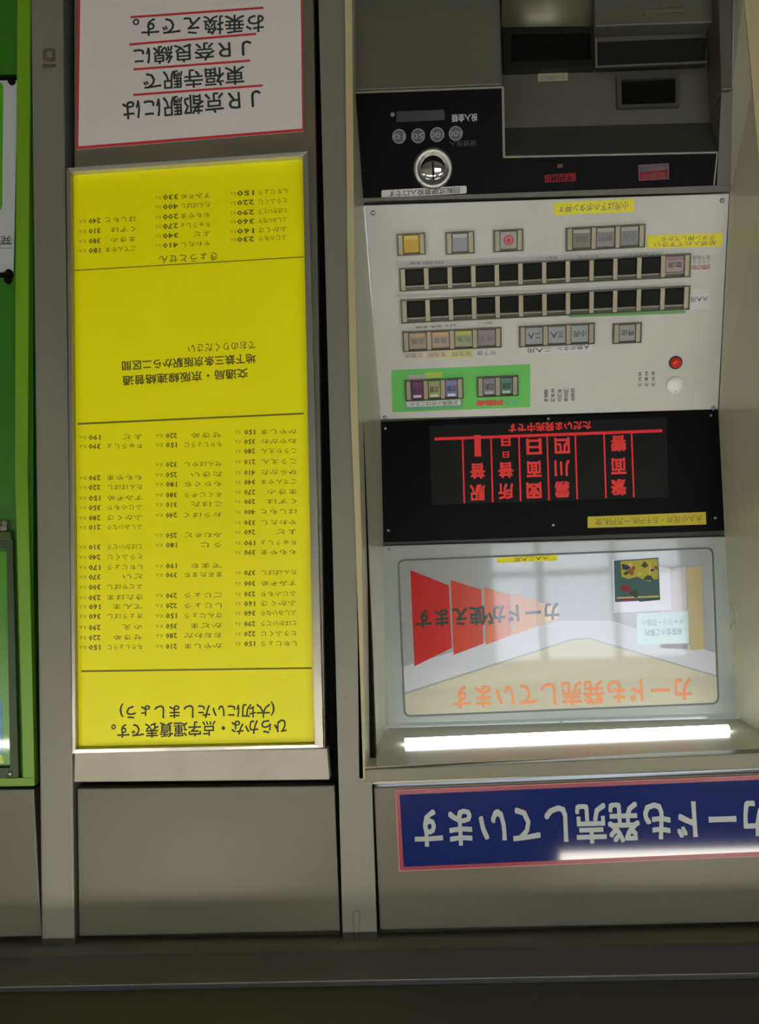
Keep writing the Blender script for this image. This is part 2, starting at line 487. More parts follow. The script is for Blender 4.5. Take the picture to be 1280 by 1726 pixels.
# banknote slot
def b_note(bm):
    o = FP.quad((1038, 132), (1143, 128), (1143, 183), (1040, 186)); i = FP.quad((1046, 139), (1137, 135), (1137, 178), (1047, 181))
    ring(bm, FP, o, i, 0, .010, 0); poly(bm, FP, i, 0, .002, 1)  # black plate paints the dark inside of the slot
    for k in range(3): stroke(bm, FP, (1050, 148+k*9), (1133, 145+k*9), 3, .005, 1, .003)
part('banknote_slot', b_note, [M['shelfm'], M['gap']])
pl = part('label_plate', lambda bm: poly(bm, FP, FP.quad((907, 125), (957, 123), (957, 136), (907, 138)), 0, .0015), mat('plate_beige', (150, 144, 124), .5))
bm = bmesh.new(); write(bm, FP, 'きっぷ取出口', (952, 130), (912, 132), 7, .0020); link('lettering', bm, M['cover'], pl)
# left ticket tray: rounded lip, opening whose inner shade is a black plate
def b_tray(bm):
    o = FQ.quad((850, 117), (1003, 112), (1002, 44), (847, 46)); i = FQ.quad((862, 104), (997, 100), (996, 56), (862, 58))
    ring(bm, FQ, o, i, -.021, 0, 0)
    poly(bm, FQ, FQ.quad((862, 104), (997, 100), (996, 56), (862, 58)), -.021, -.018, 1)
part('ticket_tray', b_tray, [M['smoke'], M['gap']])
def b_lip(bm):
    x0 = FQ.px(847, 30)[0]; x1 = FQ.px(1003, 30)[0]
    zb = FQ.px(925, -30)[1]; zt = FQ.px(925, 46)[1]
    rows = []
    for k in range(9):
        t = k/8*math.pi/2
        b = zb + (zt-zb)*math.sin(t); n = -.045 + .05*math.cos(t)
        rows.append((b, n))
    rows = [(-1.3, .005)] + rows
    A = [bm.verts.new(FQ.w(x0, b, n)) for b, n in rows]; B = [bm.verts.new(FQ.w(x1, b, n)) for b, n in rows]
    for i in range(len(rows)-1):
        f = bm.faces.new((A[i], B[i], B[i+1], A[i+1])); f.smooth = True
    a2 = [bm.verts.new(FQ.w(x, rows[0][0], -.044)) for x in (x0, x1)]; 
    bm.faces.new(A+[a2[0]]); bm.faces.new(B+[a2[1]])
    bm.faces.new((A[0], B[0], a2[1], a2[0])); bm.faces.new((A[-1], B[-1], a2[1], a2[0]))
part('tray_lip', b_lip, mat('lip_grey', (112, 110, 88), .4, .3))
# right side: change box block with a slot, smoked flap over the outlet
FR = vplane(.07)
def b_blk(bm):
    pts = FR.quad((1003, 45), (1203, 38), (1200, -250), (1000, -250)); pts[2] = (pts[2][0], -1.3); pts[3] = (pts[3][0], -1.3)
    poly(bm, FR, pts, -.045, 0, 0, .003)
part('change_box', b_blk, M['cover'])
def b_sl(bm):
    poly(bm, FR, FR.quad((1086, 20), (1150, 16), (1150, 22), (1086, 27)), 0, .004, 0)
    poly(bm, FR, FR.quad((1092, 12), (1146, 8), (1146, 10), (1092, 14)), 0, .002, 0)
part('slot_lip', b_sl, M['steel'])
def b_flap(bm):
    q = FR.quad((1006, 64), (1195, 56), (1193, 104), (1007, 112))
    poly(bm, FR, q, -.02, -.014, 0)
    for p in (((1005, 64), (1006, 113), 4), ((1006, 112), (1192, 104), 2.5)):
        stroke(bm, FR, p[0], p[1], p[2], -.010, 1, .006)
part('outlet_flap', b_flap, [M['smoke'], M['steel']])

# ---- black coin panel
part('coin_panel', lambda bm: poly(bm, FK, FK.quad((598, 157), (847, 147), (849, 265), (1210, 257), (1204, 313), (612, 334)), -.012, 0, 0, .0015), M['black'])
def b_trim(bm):
    for p, q, w in (((598, 156), (848, 147), 3.5), ((848, 146), (850, 266), 4), ((848, 265), (1210, 257), 3), ((1210, 257), (1204, 313), 2.5)):
        stroke(bm, FK, p, q, w, .002, 0, .012)
part('edge_trim', b_trim, M['steel'])
part('divider_bar', lambda bm: poly(bm, FK, FK.quad((612, 334), (1204, 313), (1232, 312), (1232, 324), (613, 340)), -.012, .003, 0, .001), M['pocket'])
def b_coin(bm):
    a, b = FK.px(730, 284)
    lathe(bm, FK, a, b, [(.0365, -.002), (.0365, .003), (.0345, .0062), (.031, .007), (.0275, .0064), (.0235, .0030), (.022, .0026)], 48)
coin = part('coin_slot', b_coin, mat('brushed_ring', (168, 168, 160), .36, 1.0))
def b_dome(bm):
    a, b = FK.px(730, 288)
    prof = [(.0222*math.cos(t), .002+.0042*math.sin(t)) for t in [i*math.pi/2/10 for i in range(11)]]
    lathe(bm, FK, a, b, prof, 48, 0, .78)
bm = bmesh.new(); b_dome(bm); link('dome', bm, M['chrome'], coin)
def b_slit(bm):
    a, b = FK.px(730, 288); poly(bm, FK, [(a-.0016, b-.015), (a+.0016, b-.015), (a+.0016, b+.015), (a-.0016, b+.015)], .004, .0072)
bm = bmesh.new(); b_slit(bm); link('slit', bm, M['gap'], coin)
lb = part('coin_label', lambda bm: poly(bm, FK, rr(FK.rect((643, 321), (787, 326)), .003), 0, .0015), M['label'])
lb.rotation_euler.y = 0
bm = bmesh.new(); write(bm, FK, '回転式硬貨投入口です', (775, 320.5), (656, 327), 9, .0020, .01); link('lettering', bm, M['ink'], lb)
part('amount_window', lambda bm: poly(bm, FK, FK.quad((668, 188), (749, 185), (750, 202), (669, 206)), 0, .0006), mat('dark_window', (26, 25, 24), .3))
def b_dot(bm):
    a, b = FK.px(662, 193); lathe(bm, FK, a, b, [(.004, 0), (.0035, .001), (0, .0014)], 16)
part('indicator_dot', b_dot, mat('dot_grey', (120, 120, 120), .4))
part('coin_lettering', lambda bm: write(bm, FK, '投入金額', (805, 198), (762, 199.5), 11, .0008, .02), M['labelg'])
part('lower_lettering', lambda bm: write(bm, FK, '硬貨投入', (803, 241), (758, 243), 9, .0008, .0), mat('faded_print', (62, 58, 52), .5))
mp = mat('coin_picture_grey', (70, 72, 76), .45); mpl = mat('coin_picture_pale', (128, 132, 138), .45)
for (u, v), s in zip(((673, 230), (705, 229), (737, 227), (768.5, 225)), ('10', '50', '100', '500')):
    def b_cp(bm):
        a, b = FK.px(u, v)
        poly(bm, FK, circ(a, b, .0122), 0, .0006, 0)
        ring(bm, FK, circ(a, b, .0124), circ(a, b, .0108), 0, .0010, 1)
    o = part('coin_picture', b_cp, [mp, mpl])
    bm = bmesh.new(); w = 4+2.6*len(s); write(bm, FK, s, (u+w, v), (u-w, v+.6), 8, .0012, .01); link('lettering', bm, mpl, o)
# two small lit notices
rd = part('lit_notice', lambda bm: poly(bm, FK, FK.quad((918, 295), (971, 291), (971, 305), (919, 308)), 0, .0008), mat('dim_red_lit', (120, 14, 24), .5, emit=.06, spec=.2))
bm = bmesh.new(); write(bm, FK, '千円札', (966, 299), (926, 301), 9, .0013, .02); link('lettering', bm, M['black'], rd)
bm = bmesh.new(); poly(bm, FK, FK.quad((940, 277), (949, 276.5), (949, 282), (940, 283)), 0, .001); o = link('lit_dot', bm, mat('dim_orange', (96, 50, 30), .5), TM)
rd = part('lit_notice', lambda bm: (poly(bm, FK, FK.quad((1077, 291), (1127, 288), (1127, 301), (1078, 304)), 0, .0008),
                                    poly(bm, FK, FK.quad((1078, 279), (1127, 276), (1127, 287), (1077, 291)), 0, .0008, 1)),
          [mat('dim_red_lit_b', (120, 14, 24), .5, emit=.06, spec=.2), mat('slate_picture', (50, 52, 60), .4)])
bm = bmesh.new(); write(bm, FK, '取消中', (1122, 295), (1084, 297), 9, .0013, .02)
ring(bm, FK, FK.quad((1076, 278), (1128, 275), (1128, 302), (1077, 305)), FK.quad((1078, 280), (1126, 277), (1126, 300), (1079, 303)), 0, .0012)
poly(bm, FK, FK.quad((1092, 288), (1100, 281), (1108, 286), (1118, 280), (1122, 287)), .0008, .0012)
link('lettering', bm, mat('notice_print', (110, 30, 36), .4), rd)

# ---- white control panel with its push buttons
cp = part('control_panel', lambda bm: poly(bm, FC, FC.quad((614, 346), (1230, 326), (1211, 690), (641, 707)), -.012, 0, 0, .002), M['cwhite'])
for p in ((629, 359), (1218, 338), (649, 704), (1203, 688)): screw(FC, *p, .0045, TM, M['screw'])
BM_ = {}
def bmat(rgb):
    if rgb == DK and rgb not in BM_: BM_[rgb] = mat('button_dark_window', (7, 7, 9), .35, spec=.08)
    if rgb not in BM_: BM_[rgb] = mat('button_%02x%02x%02x' % rgb, tuple(int(c*.93) for c in rgb), .42, .05, .06, 60, spec=.35)
    return BM_[rgb]
DK = (7, 7, 9)
def strip(tl, br, cells, sill=True):
    """a button frame and its buttons; cells run from photograph-left to photograph-right"""
    a0, a1, b0, b1 = FC.rect(tl, br); n = len(cells); e = .0022; wb = .0085
    def b(bm):
        ring(bm, FC, rectpts((a0, a1, b0, b1)), rectpts((a0+e, a1-e, b0+e, b1-e)), 0, .009, 0)
        box(bm, FC, (a0+e, a1-e, b0+e, b1-e), 0, .0015, 0)
        step = (a1-a0-2*e-wb)/n
        for k in range(n+1):
            x = a0+e+k*step; box(bm, FC, (x, x+wb, b0+e, b1-e), .001, .0085, 1, .0008)
        if sill:
            for k in range(n):
                x = a0+e+wb+k*step; box(bm, FC, (x, x+step-wb, b1-.0095, b1-.0075), .001, .006, 2)
    part('button_frame', b, [M['bezel'], M['bar'], M['sill']])
    step = (a1-a0-2*e-wb)/n
    out = []
    for k, c in enumerate(cells):
        kk = n-1-k
        x0 = a0+e+wb+kk*step+.0008; x1 = x0+step-wb-.0016
        y0 = b0+e+.001; y1 = b1-(.0105 if sill else .0045)
        out.append((x0, x1, y0, y1, c))
    return out
def button(cell, label=None, top=None, text=None, foot=None, tcol='ink'):
    x0, x1, y0, y1, c = cell
    bm = bmesh.new(); box(bm, FC, (x0, x1, y0, y1), .0015, .007, 0, .0018)
    if top: box(bm, FC, (x0+.002, x1-.002, y0+.0012, y0+.0075), .0068, .0074, 1)  # strip paints a highlight on some caps, a coloured band on others
    if foot: box(bm, FC, (x0+.004, x1-.004, y1-.0062, y1-.0015), .0068, .0074, 1)
    mats = [bmat(c)] + ([bmat(top or foot)] if (top or foot) else [])
    o = link('push_button', bm, mats, TM)
    if label: o['label'] = label
    if text:
        vs, fs = glyphs(text, .01, 1); bm = bmesh.new()
        cx, cy = (x0+x1)/2, (y0+y1)/2 + (.001 if top else 0); w = (x1-x0)*.72; h = (y1-y0)*.36
        V = [bm.verts.new(FC.w(cx+(q[0]-.5)*w, cy+q[1]*h, .0078+q[2])) for q in vs]
        for f in fs: bm.faces.new([V[i] for i in f])
        link('lettering', bm, M[tcol], o)
    return o
M['bprint'] = mat('button_print', (92, 94, 98), .5)
c = strip((669, 394.5), (718, 429), [(206, 166, 38)], False); button(c[0], 'yellow push button', top=(214, 190, 110))
c = strip((751, 391.5), (800, 427), [(146, 150, 160)], False); button(c[0], 'grey push button', top=(190, 190, 190))
c = strip((832, 388), (882, 423), [(168, 166, 166)], False); bt = button(c[0], 'grey push button with a red round mark')
bm = bmesh.new(); x0, x1, y0, y1, _ = c[0]
ring(bm, FC, circ((x0+x1)/2, (y0+y1)/2, .0092), circ((x0+x1)/2, (y0+y1)/2, .0062), .0069, .0076)
poly(bm, FC, circ((x0+x1)/2, (y0+y1)/2, .0045), .0069, .0076); link('red_mark', bm, mat('red_mark', (186, 58, 70), .5), bt)
for cc, t in zip(strip((954, 384), (1086, 417), [(128, 126, 116), (140, 140, 140), (132, 134, 140)], False), ('連絡', '割引', '小児')): button(cc, 'metallic grey push button', top=(178, 176, 170), text=t, tcol='bprint')
row = strip((673, 452), (1162, 467), [DK]*11+[(172, 152, 156)])
first = button(row[0])
def copies(row_cells, src, skip):
    for x0, x1, y0, y1, c_ in row_cells[skip:]:
        o = src.copy(); COL.objects.link(o)
        s0 = row[0]
        o.location = src.location + FC.X*((x0+x1)/2-(s0[0]+s0[1])/2) + FC.U*((y0+y1)/2-(s0[2]+s0[3])/2)
copies(row[:11], first, 1)
button(row[11], 'pinkish lit push button', top=(150, 120, 128), text='取消')
row2 = strip((675.5, 505), (1160.5, 521.5), [DK]*12); copies(row2, first, 0)
q = strip((678.6, 558.7), (845.4, 585), [(168, 152, 138), (170, 152, 138), (160, 166, 132), (142, 128, 134)], False)
for cc, tp, t in zip(q, ((196, 158, 120), (204, 160, 112), (186, 196, 60), (150, 132, 140)), ('近鉄', '南海', '阪急', '地下')):
    button(cc, top=tp, text=t, tcol='bprint')
for cc, t in zip(strip((875, 549.5), (1001.5, 579), [(160, 162, 166)]*3, False), ('二人', '三人', '小児')): button(cc, 'pale grey push button', text=t)
button(strip((1033, 545), (1080, 577), [(164, 160, 162)], False)[0], 'pale grey push button', text='呼出')
# green plate with five coloured buttons
part('green_plate', lambda bm: poly(bm, FC, FC.quad((660, 624), (894, 614), (894, 686), (662, 695)), 0, .0012), M['greenp'])
part('teal_backing', lambda bm: poly(bm, FC, FC.quad((683, 678), (781, 674), (781, 688), (684, 691)), .0012, .0016), mat('teal_backing', (86, 160, 120), .5))
for cc, ft, lab in zip(strip((682.7, 640.5), (781.7, 671), [(112, 48, 112), (160, 166, 116), (126, 126, 172)], False),
                       ((230, 205, 235), (215, 220, 190), (225, 225, 240)), ('purple push button', 'pale olive push button', 'lavender push button')):
    button(cc, lab, foot=ft, text='定期')
for cc, ft, lab in zip(strip((804, 635), (873.8, 666), [(136, 138, 148), (84, 132, 116)], False),
                       ((190, 180, 184), (190, 214, 206)), ('grey push button on green plate', 'teal push button on green plate')):
    button(cc, lab, foot=ft, text='回数')

# ---- labels and small print on the control panel
def plabel(pts, m, s=None, st=None, en=None, h=8, ink='ink', n=0.0, name='printed_label', bold=0.0, label=None):
    o = part(name, lambda bm: poly(bm, FC, FC.quad(*pts), n, n+.0008), m)
    if label: o['label'] = label
    if s:
        bm = bmesh.new()
        for ss, a, b in (zip(s, st, en) if isinstance(s, (list, tuple)) else ((s, st, en),)):
            write(bm, FC, ss, a, b, h, n+.0012, bold, 0, 1)
        link('lettering', bm, M[ink], o)
    return o
plabel([(934, 342), (1069, 335), (1070, 357), (935, 363)], M['ystick'], '小児は下のボタン押す', (1060, 346), (942, 352), 12, 'bprint2' if 'bprint2' in M else 'bprint', name='yellow_sticker', label='yellow sticker nearest the black coin panel')
plabel([(1091, 397), (1218, 393), (1217, 415), (1091, 418.5)], M['ystick'], ['ボタン押してから', '紙幣入れて下さい'], [(1206, 400), (1207, 409)], [(1115, 403), (1103, 412.5)], 7.5, 'bprint', name='yellow_sticker', label='yellow sticker with two lines beside three grey buttons')
plabel([(667, 441), (1118, 423), (1118, 432), (667, 450)], M['labelg'], ['大人運賃ボタン', 'のりかえ', '普通きっぷ', '京阪線'], [(1113, 428), (1010, 432), (940, 434), (750, 442)], [(1050, 430.5), (975, 433), (905, 436), (690, 444)], 5, 'bprint', label='long grey label along a row of dark buttons')
plabel([(668, 497), (1110, 480), (1110, 484), (668, 501)], M['labelg'], None)
plabel([(1164, 431), (1201, 429), (1202, 468), (1165, 470)], M['cwhite'], ['地下鉄線', 'のりかえ', '取消'], [(1198, 433), (1198, 440), (1196, 450)], [(1168, 434.5), (1168, 441.5), (1166, 451.5)], 6, 'bprint', n=.0004)
part('red_lettering', lambda bm: write(bm, FC, 'とりけし', (1198, 449.5), (1167, 451.5), 8, .002, .02), mat('faded_red', (206, 96, 96), .5))
plabel([(1162, 488), (1196, 486), (1197, 520), (1163, 522)], M['label'], '大人用', (1194, 503), (1165, 505), 8)
part('green_tape', lambda bm: poly(bm, FC, FC.quad((957, 528), (1155, 524), (1156, 528), (960, 535)), 0, .0012), mat('green_tape', (86, 160, 84), .5))
plabel([(672, 547), (845, 540), (847, 602), (673, 609)], M['cwhite'], ['連絡きっぷ', '近鉄線'], [(830, 544), (770, 548)], [(806, 545), (700, 552)], 4, n=.0002)
for (u0, u1, col, s, k) in ((679, 716, (206, 190, 170), '近鉄線', 0), (719, 755, (214, 186, 150), '南海線', 1), (758, 797, (206, 200, 110), '阪急線', 2), (800, 840, (200, 198, 198), '地下鉄', 3)):
    v0 = 594-(u0-679)*.036
    o = part('printed_label', lambda bm: poly(bm, FC, FC.quad((u0, v0), (u1, v0-1.3), (u1, v0+10.5), (u0, v0+12)), .0008, .0016), mat('label_tint', col, .5))
    bm = bmesh.new(); write(bm, FC, s, (u1-3, v0+4.6), (u0+4, v0+5.8), 8, .0020, 0, 0, 1); link('lettering', bm, mat('label_print', (96, 116, 150) if k < 3 else (96, 96, 100), .5), o)
plabel([(878, 584), (1000, 579), (998, 592), (879, 597)], M['label'], ['人数ボタン', '二人用'], [(994, 584), (930, 589)], [(940, 588), (890, 591)], 8)
plabel([(685, 677), (776, 673), (777, 682), (686, 686)], M['label'], '定期券の方はこちら', (772, 678), (692, 681.5), 7.5, n=.0016)
part('red_lettering', lambda bm: write(bm, FC, '回数券', (847, 678.5), (803, 680), 9, .0022, .05), mat('sticker_red', (214, 60, 50), .5))
part('blue_lettering', lambda bm: write(bm, FC, 'カード', (874, 677), (851, 678.5), 8, .0022, .02), mat('sticker_blue', (120, 150, 190), .5))
plabel([(689, 632), (718, 631), (718, 639), (689, 640)], mat('grey_tape', (170, 172, 168), .5), n=.0012)
plabel([(716, 628), (746, 626.5), (746, 636), (717, 638)], mat('yellow_tape', (168, 196, 70), .5), n=.0014)
def b_grid(bm):
    for i in range(5):
        for j, s in enumerate(('円', '百', '金')):
            u = 921+i*11.3; v = 659+j*7.5-i*.4; write(bm, FC, ('現', '金', '券', '円', '百')[(i+j) % 5], (u+3.4, v), (u-3.4, v+.3), 6.5, .0010, .01, 0, 1)
part('small_lettering', b_grid, M['bprint'])
def b_grid2(bm):
    for i in range(3):
        for j in range(3):
            u = 1079+i*11.3; v = 630+j*9-i*.4; write(bm, FC, ('5', '2', '8')[(i+j) % 3] if j < 2 else '円', (u+2.6, v), (u-2.6, v+.2), 6, .0010, .02, 0, 1)
part('small_lettering', b_grid2, M['bprint'])
def b_faint(bm):
    for u0, u1, v in ((1166, 1185, 599), (1166, 1186, 606), (1166, 1190, 613), (1160, 1180, 640), (1160, 1186, 645)):
        write(bm, FC, 'よびだし', (u1, v), (u0, v+.8), 4, .0010, 0, 0, 1)
part('faint_lettering', b_faint, M['labelg'])
def b_lampring(bm):
    a, b = FC.px(1139, 611); lathe(bm, FC, a, b, [(.0125, 0), (.0125, .003), (.0105, .004), (.0098, .002)], 28)
lp = part('call_lamp', b_lampring, M['bezel'])
def b_lens(bm):
    a, b = FC.px(1139, 611); lathe(bm, FC, a, b, [(.0098, .001), (.0098, .005), (.007, .008), (.003, .0095), (0, .0097)], 28)
bm = bmesh.new(); b_lens(bm); link('red_lens', bm, mat('red_lens', (214, 44, 34), .25, coat=.3), lp)
def b_wd(bm):
    a, b = FC.px(1137.5, 649); lathe(bm, FC, a, b, [(.0168, 0), (.0168, .003), (.0145, .006), (.006, .0075), (0, .0078)], 32)
wd = part('call_button', b_wd, mat('call_white', (236, 236, 234), .35), label='round white call button')
bm = bmesh.new(); a, b = FC.px(1138, 658); poly(bm, FC, [(a-.003, b-.002), (a+.003, b-.002), (a, b+.003)], .004, .0066); link('arrow_mark', bm, M['ink'], wd)

# ---- black display
part('display_panel', lambda bm: poly(bm, FD, FD.quad((641, 712), (1211, 690), (1222, 894), (647, 914)), -.012, 0, 0, .0015), M['black'])
sc_ = part('display_screen', lambda bm: poly(bm, FD, FD.quad((725, 718), (1124, 704), (1127, 838), (728, 851)), 0, .0008), M['screen'])
def b_leds(bm):
    stroke(bm, FD, (733, 740), (1117, 726), 5.5, .0020, 1)
    for u0, u1 in ((780, 783), (828, 831), (875, 878), (922.5, 926), (970, 973.5), (1018.5, 1022), (1065, 1069)):
        vt = 740-(u0-733)*.036; stroke(bm, FD, (u0, vt), (u1, vt+110), 3, .0018, 1)
    write(bm, FD, 'ただいま発売中です', (996, 716.5), (858, 721.5), 14, .0016, .03)
    for u, cs in ((805.5, ('駅', '普', '一')), (853, ('所', '普', '小')), (900.5, ('図', '面', '日')), (948, ('霧', '川', '四')), (1043, ('繋', '面', '響'))):
        for c_, v in zip(cs, (826, 790, 752)):
            vv = v - (u-900)*.036
            if c_ == '一': poly(bm, FD, FD.quad((u-6, vv-22), (u+5, vv-22), (u+6, vv+14), (u-5, vv+14)), .0010, .0016); continue
            if c_ == '小': write(bm, FD, '日', (u+7, vv-10), (u-7, vv-9.5), 14, .0016, .05); write(bm, FD, '日', (u+5, vv+12), (u-5, vv+12.5), 10, .0016, .03); continue
            write(bm, FD, c_, (u+12, vv), (u-12, vv+.9), 25, .0016, .03)
bm = bmesh.new(); b_leds(bm); link('lit_lettering', bm, [M['led'], M['ledline']], sc_)
ys = part('yellow_sticker', lambda bm: poly(bm, FD, FD.quad((991, 871), (1190, 863), (1191, 884), (991, 890)), 0, .001), mat('dull_yellow_sticker', (196, 180, 30), .5), label='dull yellow strip sticker on the black display')
bm = bmesh.new(); write(bm, FD, '大人小児共・五千円札一万円札使', (1184, 874), (1004, 880), 11, .0014, .0); link('lettering', bm, M['tink'], ys)
for p in ((650, 722), (1199, 700), (925, 706), (655, 894), (933, 885), (1206, 873)): screw(FD, *p, .0028, TM, M['screw'])

# ------------------------------------------------------------------ advertising panel in the niche
AD = empty('advertising_panel', wp(FS, 935, 915, -.01))
tag(AD, 'white acrylic picture panel of a corridor with red boards, between black display and lit lamp', 'sign')
M['acry2'] = mat('acrylic_face', (160, 164, 164), .12, 0, .03, 6, coat=1.0)
def am(name, rgb, **k): return mat(name, rgb, .16, coat=1.0, **k)
part('panel_frame', lambda bm: poly(bm, FS, FS.quad((646, 920), (1226, 904), (1244, 1216), (652, 1242)), -.012, 0, 0, .002), M['acry'], AD)
b4 = (lambda r: r)(None)
def round_quad(F, q, rad, seg=6):
    pts = [Vector(p) for p in F.quad(*q)]; out = []
    for i in range(4):
        p, a, b = pts[i], pts[i-1], pts[(i+1) % 4]
        s, e = p+(a-p).normalized()*rad, p+(b-p).normalized()*rad
        for k in range(seg+1):
            t = k/seg; out.append(tuple(s*(1-t)**2+p*2*t*(1-t)+e*t*t))
    return out
QF = [(670, 943), (1203, 922), (1213, 1187), (681, 1209)]
def ins(q, d): 
    (a, b), (c, e), (f, g), (h, i) = q
    return [(a+d, b+d), (c-d, e+d), (f-d, g-d), (h+d, i-d)]
part('seam', lambda bm: ring(bm, FS, round_quad(FS, QF, .014), round_quad(FS, ins(QF, 3), .012), -.001, .0012), mat('seam_dark', (92, 100, 96), .5), AD)
part('picture_face', lambda bm: poly(bm, FS, round_quad(FS, ins(QF, 2.6), .012), 0, .0006), M['acry2'], AD)
def ad(name, pts, m, n, label=None): return part(name, lambda bm: poly(bm, FS, FS.quad(*pts), n-.0003, n), m, AD, label)
ad('printed_floor', [(682, 1171), (962, 1080), (992, 1077), (1209, 1141), (1210, 1184), (684, 1205)], am('floor_beige', (196, 190, 166)), .0010)
ad('printed_wall', [(676, 1125), (940, 1046), (1030, 1046), (1206, 1100), (1207, 1138), (992, 1074), (962, 1077), (680, 1168)], am('wall_pale', (196, 198, 206)), .0010)
ad('printed_board', [(692, 961), (757, 987), (762, 1092), (699, 1123)], am('board_red', (196, 26, 26)), .0012, 'dark red printed board')
ad('printed_board', [(760, 978), (812, 994), (815, 1085), (765, 1104)], am('board_red_orange', (196, 58, 32)), .0012, 'orange red printed board')
ad('printed_board', [(816, 990), (861, 1003), (862, 1071), (819, 1087)], am('board_orange', (206, 106, 58)), .0012, 'orange printed board')
ad('printed_board', [(864, 1001), (905, 1013), (905, 1056), (864, 1071)], am('board_pale_orange', (208, 146, 98)), .0012, 'pale orange printed board')
ad('printed_board', [(907, 1014), (940, 1023), (940, 1044), (907, 1056)], am('board_faint_orange', (220, 186, 152)), .0012, 'faint orange printed board')
ad('printed_panel', [(1112, 962), (1156, 955), (1160, 1095), (1114, 1092)], am('panel_lilac', (196, 188, 192)), .0010, 'lilac grey printed panel')
ad('printed_pillar', [(1157, 957), (1183, 954), (1187, 1094), (1163, 1096)], am('pillar_tan', (184, 168, 116)), .0011, 'tan printed pillar')
ad('printed_mat', [(1033, 943), (1130, 958), (1131, 1028), (1035, 1033)], am('mat_white', (214, 214, 226)), .0011)
art = ad('printed_picture', [(1035, 945), (1110, 940), (1113, 1011), (1037, 1015)], mat('picture_teal', (58, 94, 94), .6), .0014, 'small printed picture of yellow flowers over blue green water')
def b_art(bm):
    rnd = random.Random(3)
    poly(bm, FS, FS.quad((1046, 946), (1109, 942), (1109, 976), (1090, 979), (1074, 972), (1060, 976), (1048, 972)), .0013, .0016, 0)
    for u, v, r, k in ((1054, 956, 7, 1), (1064, 964, 6, 2), (1056, 966, 4, 3), (1087, 952, 5, 3), (1094, 974, 7, 3), (1100, 961, 3, 1), (1106, 957, 4, 2), (1054, 990, 6, 4), (1060, 995, 5, 4), (1050, 992, 4, 4), (1070, 1001, 7, 3), (1078, 968, 4, 5), (1063, 952, 4, 5), (1068, 957, 3, 4)):
        a, b = FS.px(u, v); r *= .0011
        poly(bm, FS, [(a+r*(1+.35*math.sin(3*t+u))*math.cos(t), b+r*.8*(1+.3*math.cos(2*t+v))*math.sin(t)) for t in [i*math.pi/8 for i in range(16)]], .0015, .0018+.00004*k, k)
    for v0, k, u0, u1 in ((1006, 5, 1040, 1111), (1010, 4, 1044, 1072), (1011, 3, 1078, 1112)):
        stroke(bm, FS, (u0, v0+2), (u1, v0-1), 3, .0018, k)
    stroke(bm, FS, (1096, 948), (1096, 980), 2.5, .0019, 5)
bm = bmesh.new(); b_art(bm)
link('painted_motif', bm, [mat('flower_yellow', (176, 166, 52), .6), mat('flower_navy', (36, 44, 66), .6), mat('flower_rust', (146, 88, 52), .6), mat('leaf_green', (44, 70, 44), .6), mat('flower_crimson', (150, 40, 58), .6), mat('sand', (196, 180, 120), .6)], art)
cy = ad('printed_notice', [(1073, 1034), (1160, 1030), (1162, 1084), (1074, 1087)], am('notice_cyan', (196, 222, 226)), .0014, 'pale cyan printed notice')
bm = bmesh.new(); write(bm, FS, 'ギャラリー京阪の', (1153, 1047), (1082, 1050), 11, .0018, 0, 0, 1); write(bm, FS, '展覧会のご案内', (1150, 1064), (1088, 1067), 11, .0018, .01, 0, 1)
link('lettering', bm, am('teal_print', (128, 178, 170)), cy)
ys = ad('yellow_sticker', [(838, 940), (939, 935), (940, 945), (838, 949)], M['ystick'], .0014)
bm = bmesh.new(); write(bm, FS, '大人二人用', (925, 940), (868, 943), 7, .0018, 0, 0, 1); link('lettering', bm, M['tink'], ys)
part('dark_lettering', lambda bm: write(bm, FS, 'カードが使えます', (942, 1030), (702, 1044), 30, .0017, .025), am('letters_dark_green', (38, 58, 50)), AD)
part('orange_lettering', lambda bm: write(bm, FS, 'カードも発売しています', (1166, 1161), (763, 1176), 37, .0014, .02), am('letters_orange', (236, 150, 102)), AD)
for p in ((656, 926), (934, 913), (1222, 906), (946, 1217), (660, 1234)): screw(FS, *p, .0025, AD, M['screw'])

# ------------------------------------------------------------------ lamp under the niche ceiling
LP = empty('fluorescent_lamp', (wp(FS, 950, 1225)+Vector((0, -.02, 0))))
tag(LP, 'lit white fluorescent strip lamp in the niche, along the edge of the picture panel', 'lamp')
def b_tube(bm):
    q = [(682, 1244), (1228, 1221), (1231, 1226), (683, 1249)]
    poly(bm, FCE, FCE.quad(*q, n=.009), .001, .009, 0, .001)
part('diffuser', b_tube, M['lamp'], LP)
part('housing', lambda bm: poly(bm, FCE, FCE.quad((680, 1244), (1230, 1222), (1233, 1230), (681, 1252), n=.001), -.0005, .001, 0), M['acry'], LP)

# ------------------------------------------------------------------ blue banner over the machine
BS = empty('banner_sign', F0.w(*F1.px(1000, 1455), -.008))
tag(BS, 'blue banner sign with grey lettering and thin red border', 'sign')
QB = [(666, 1331), (1420, 1300), (1420, 1437), (673, 1468)]
part('sign_board', lambda bm: poly(bm, F1, F1.quad(*QB), 0, .003), M['bpink'], BS)
part('red_border', lambda bm: ring(bm, F1, F1.quad(*ins(QB, 1.6)), F1.quad(*ins(QB, 8)), .002, .0034), M['bred'], BS)
part('blue_face', lambda bm: poly(bm, F1, F1.quad(*ins(QB, 7.8)), .002, .0034), M['blue'], BS)
part('lettering', lambda bm: write(bm, F1, 'カードも発売しています', (1296, 1378), (700, 1397), 57, .0038, .022), M['bletter'], BS)

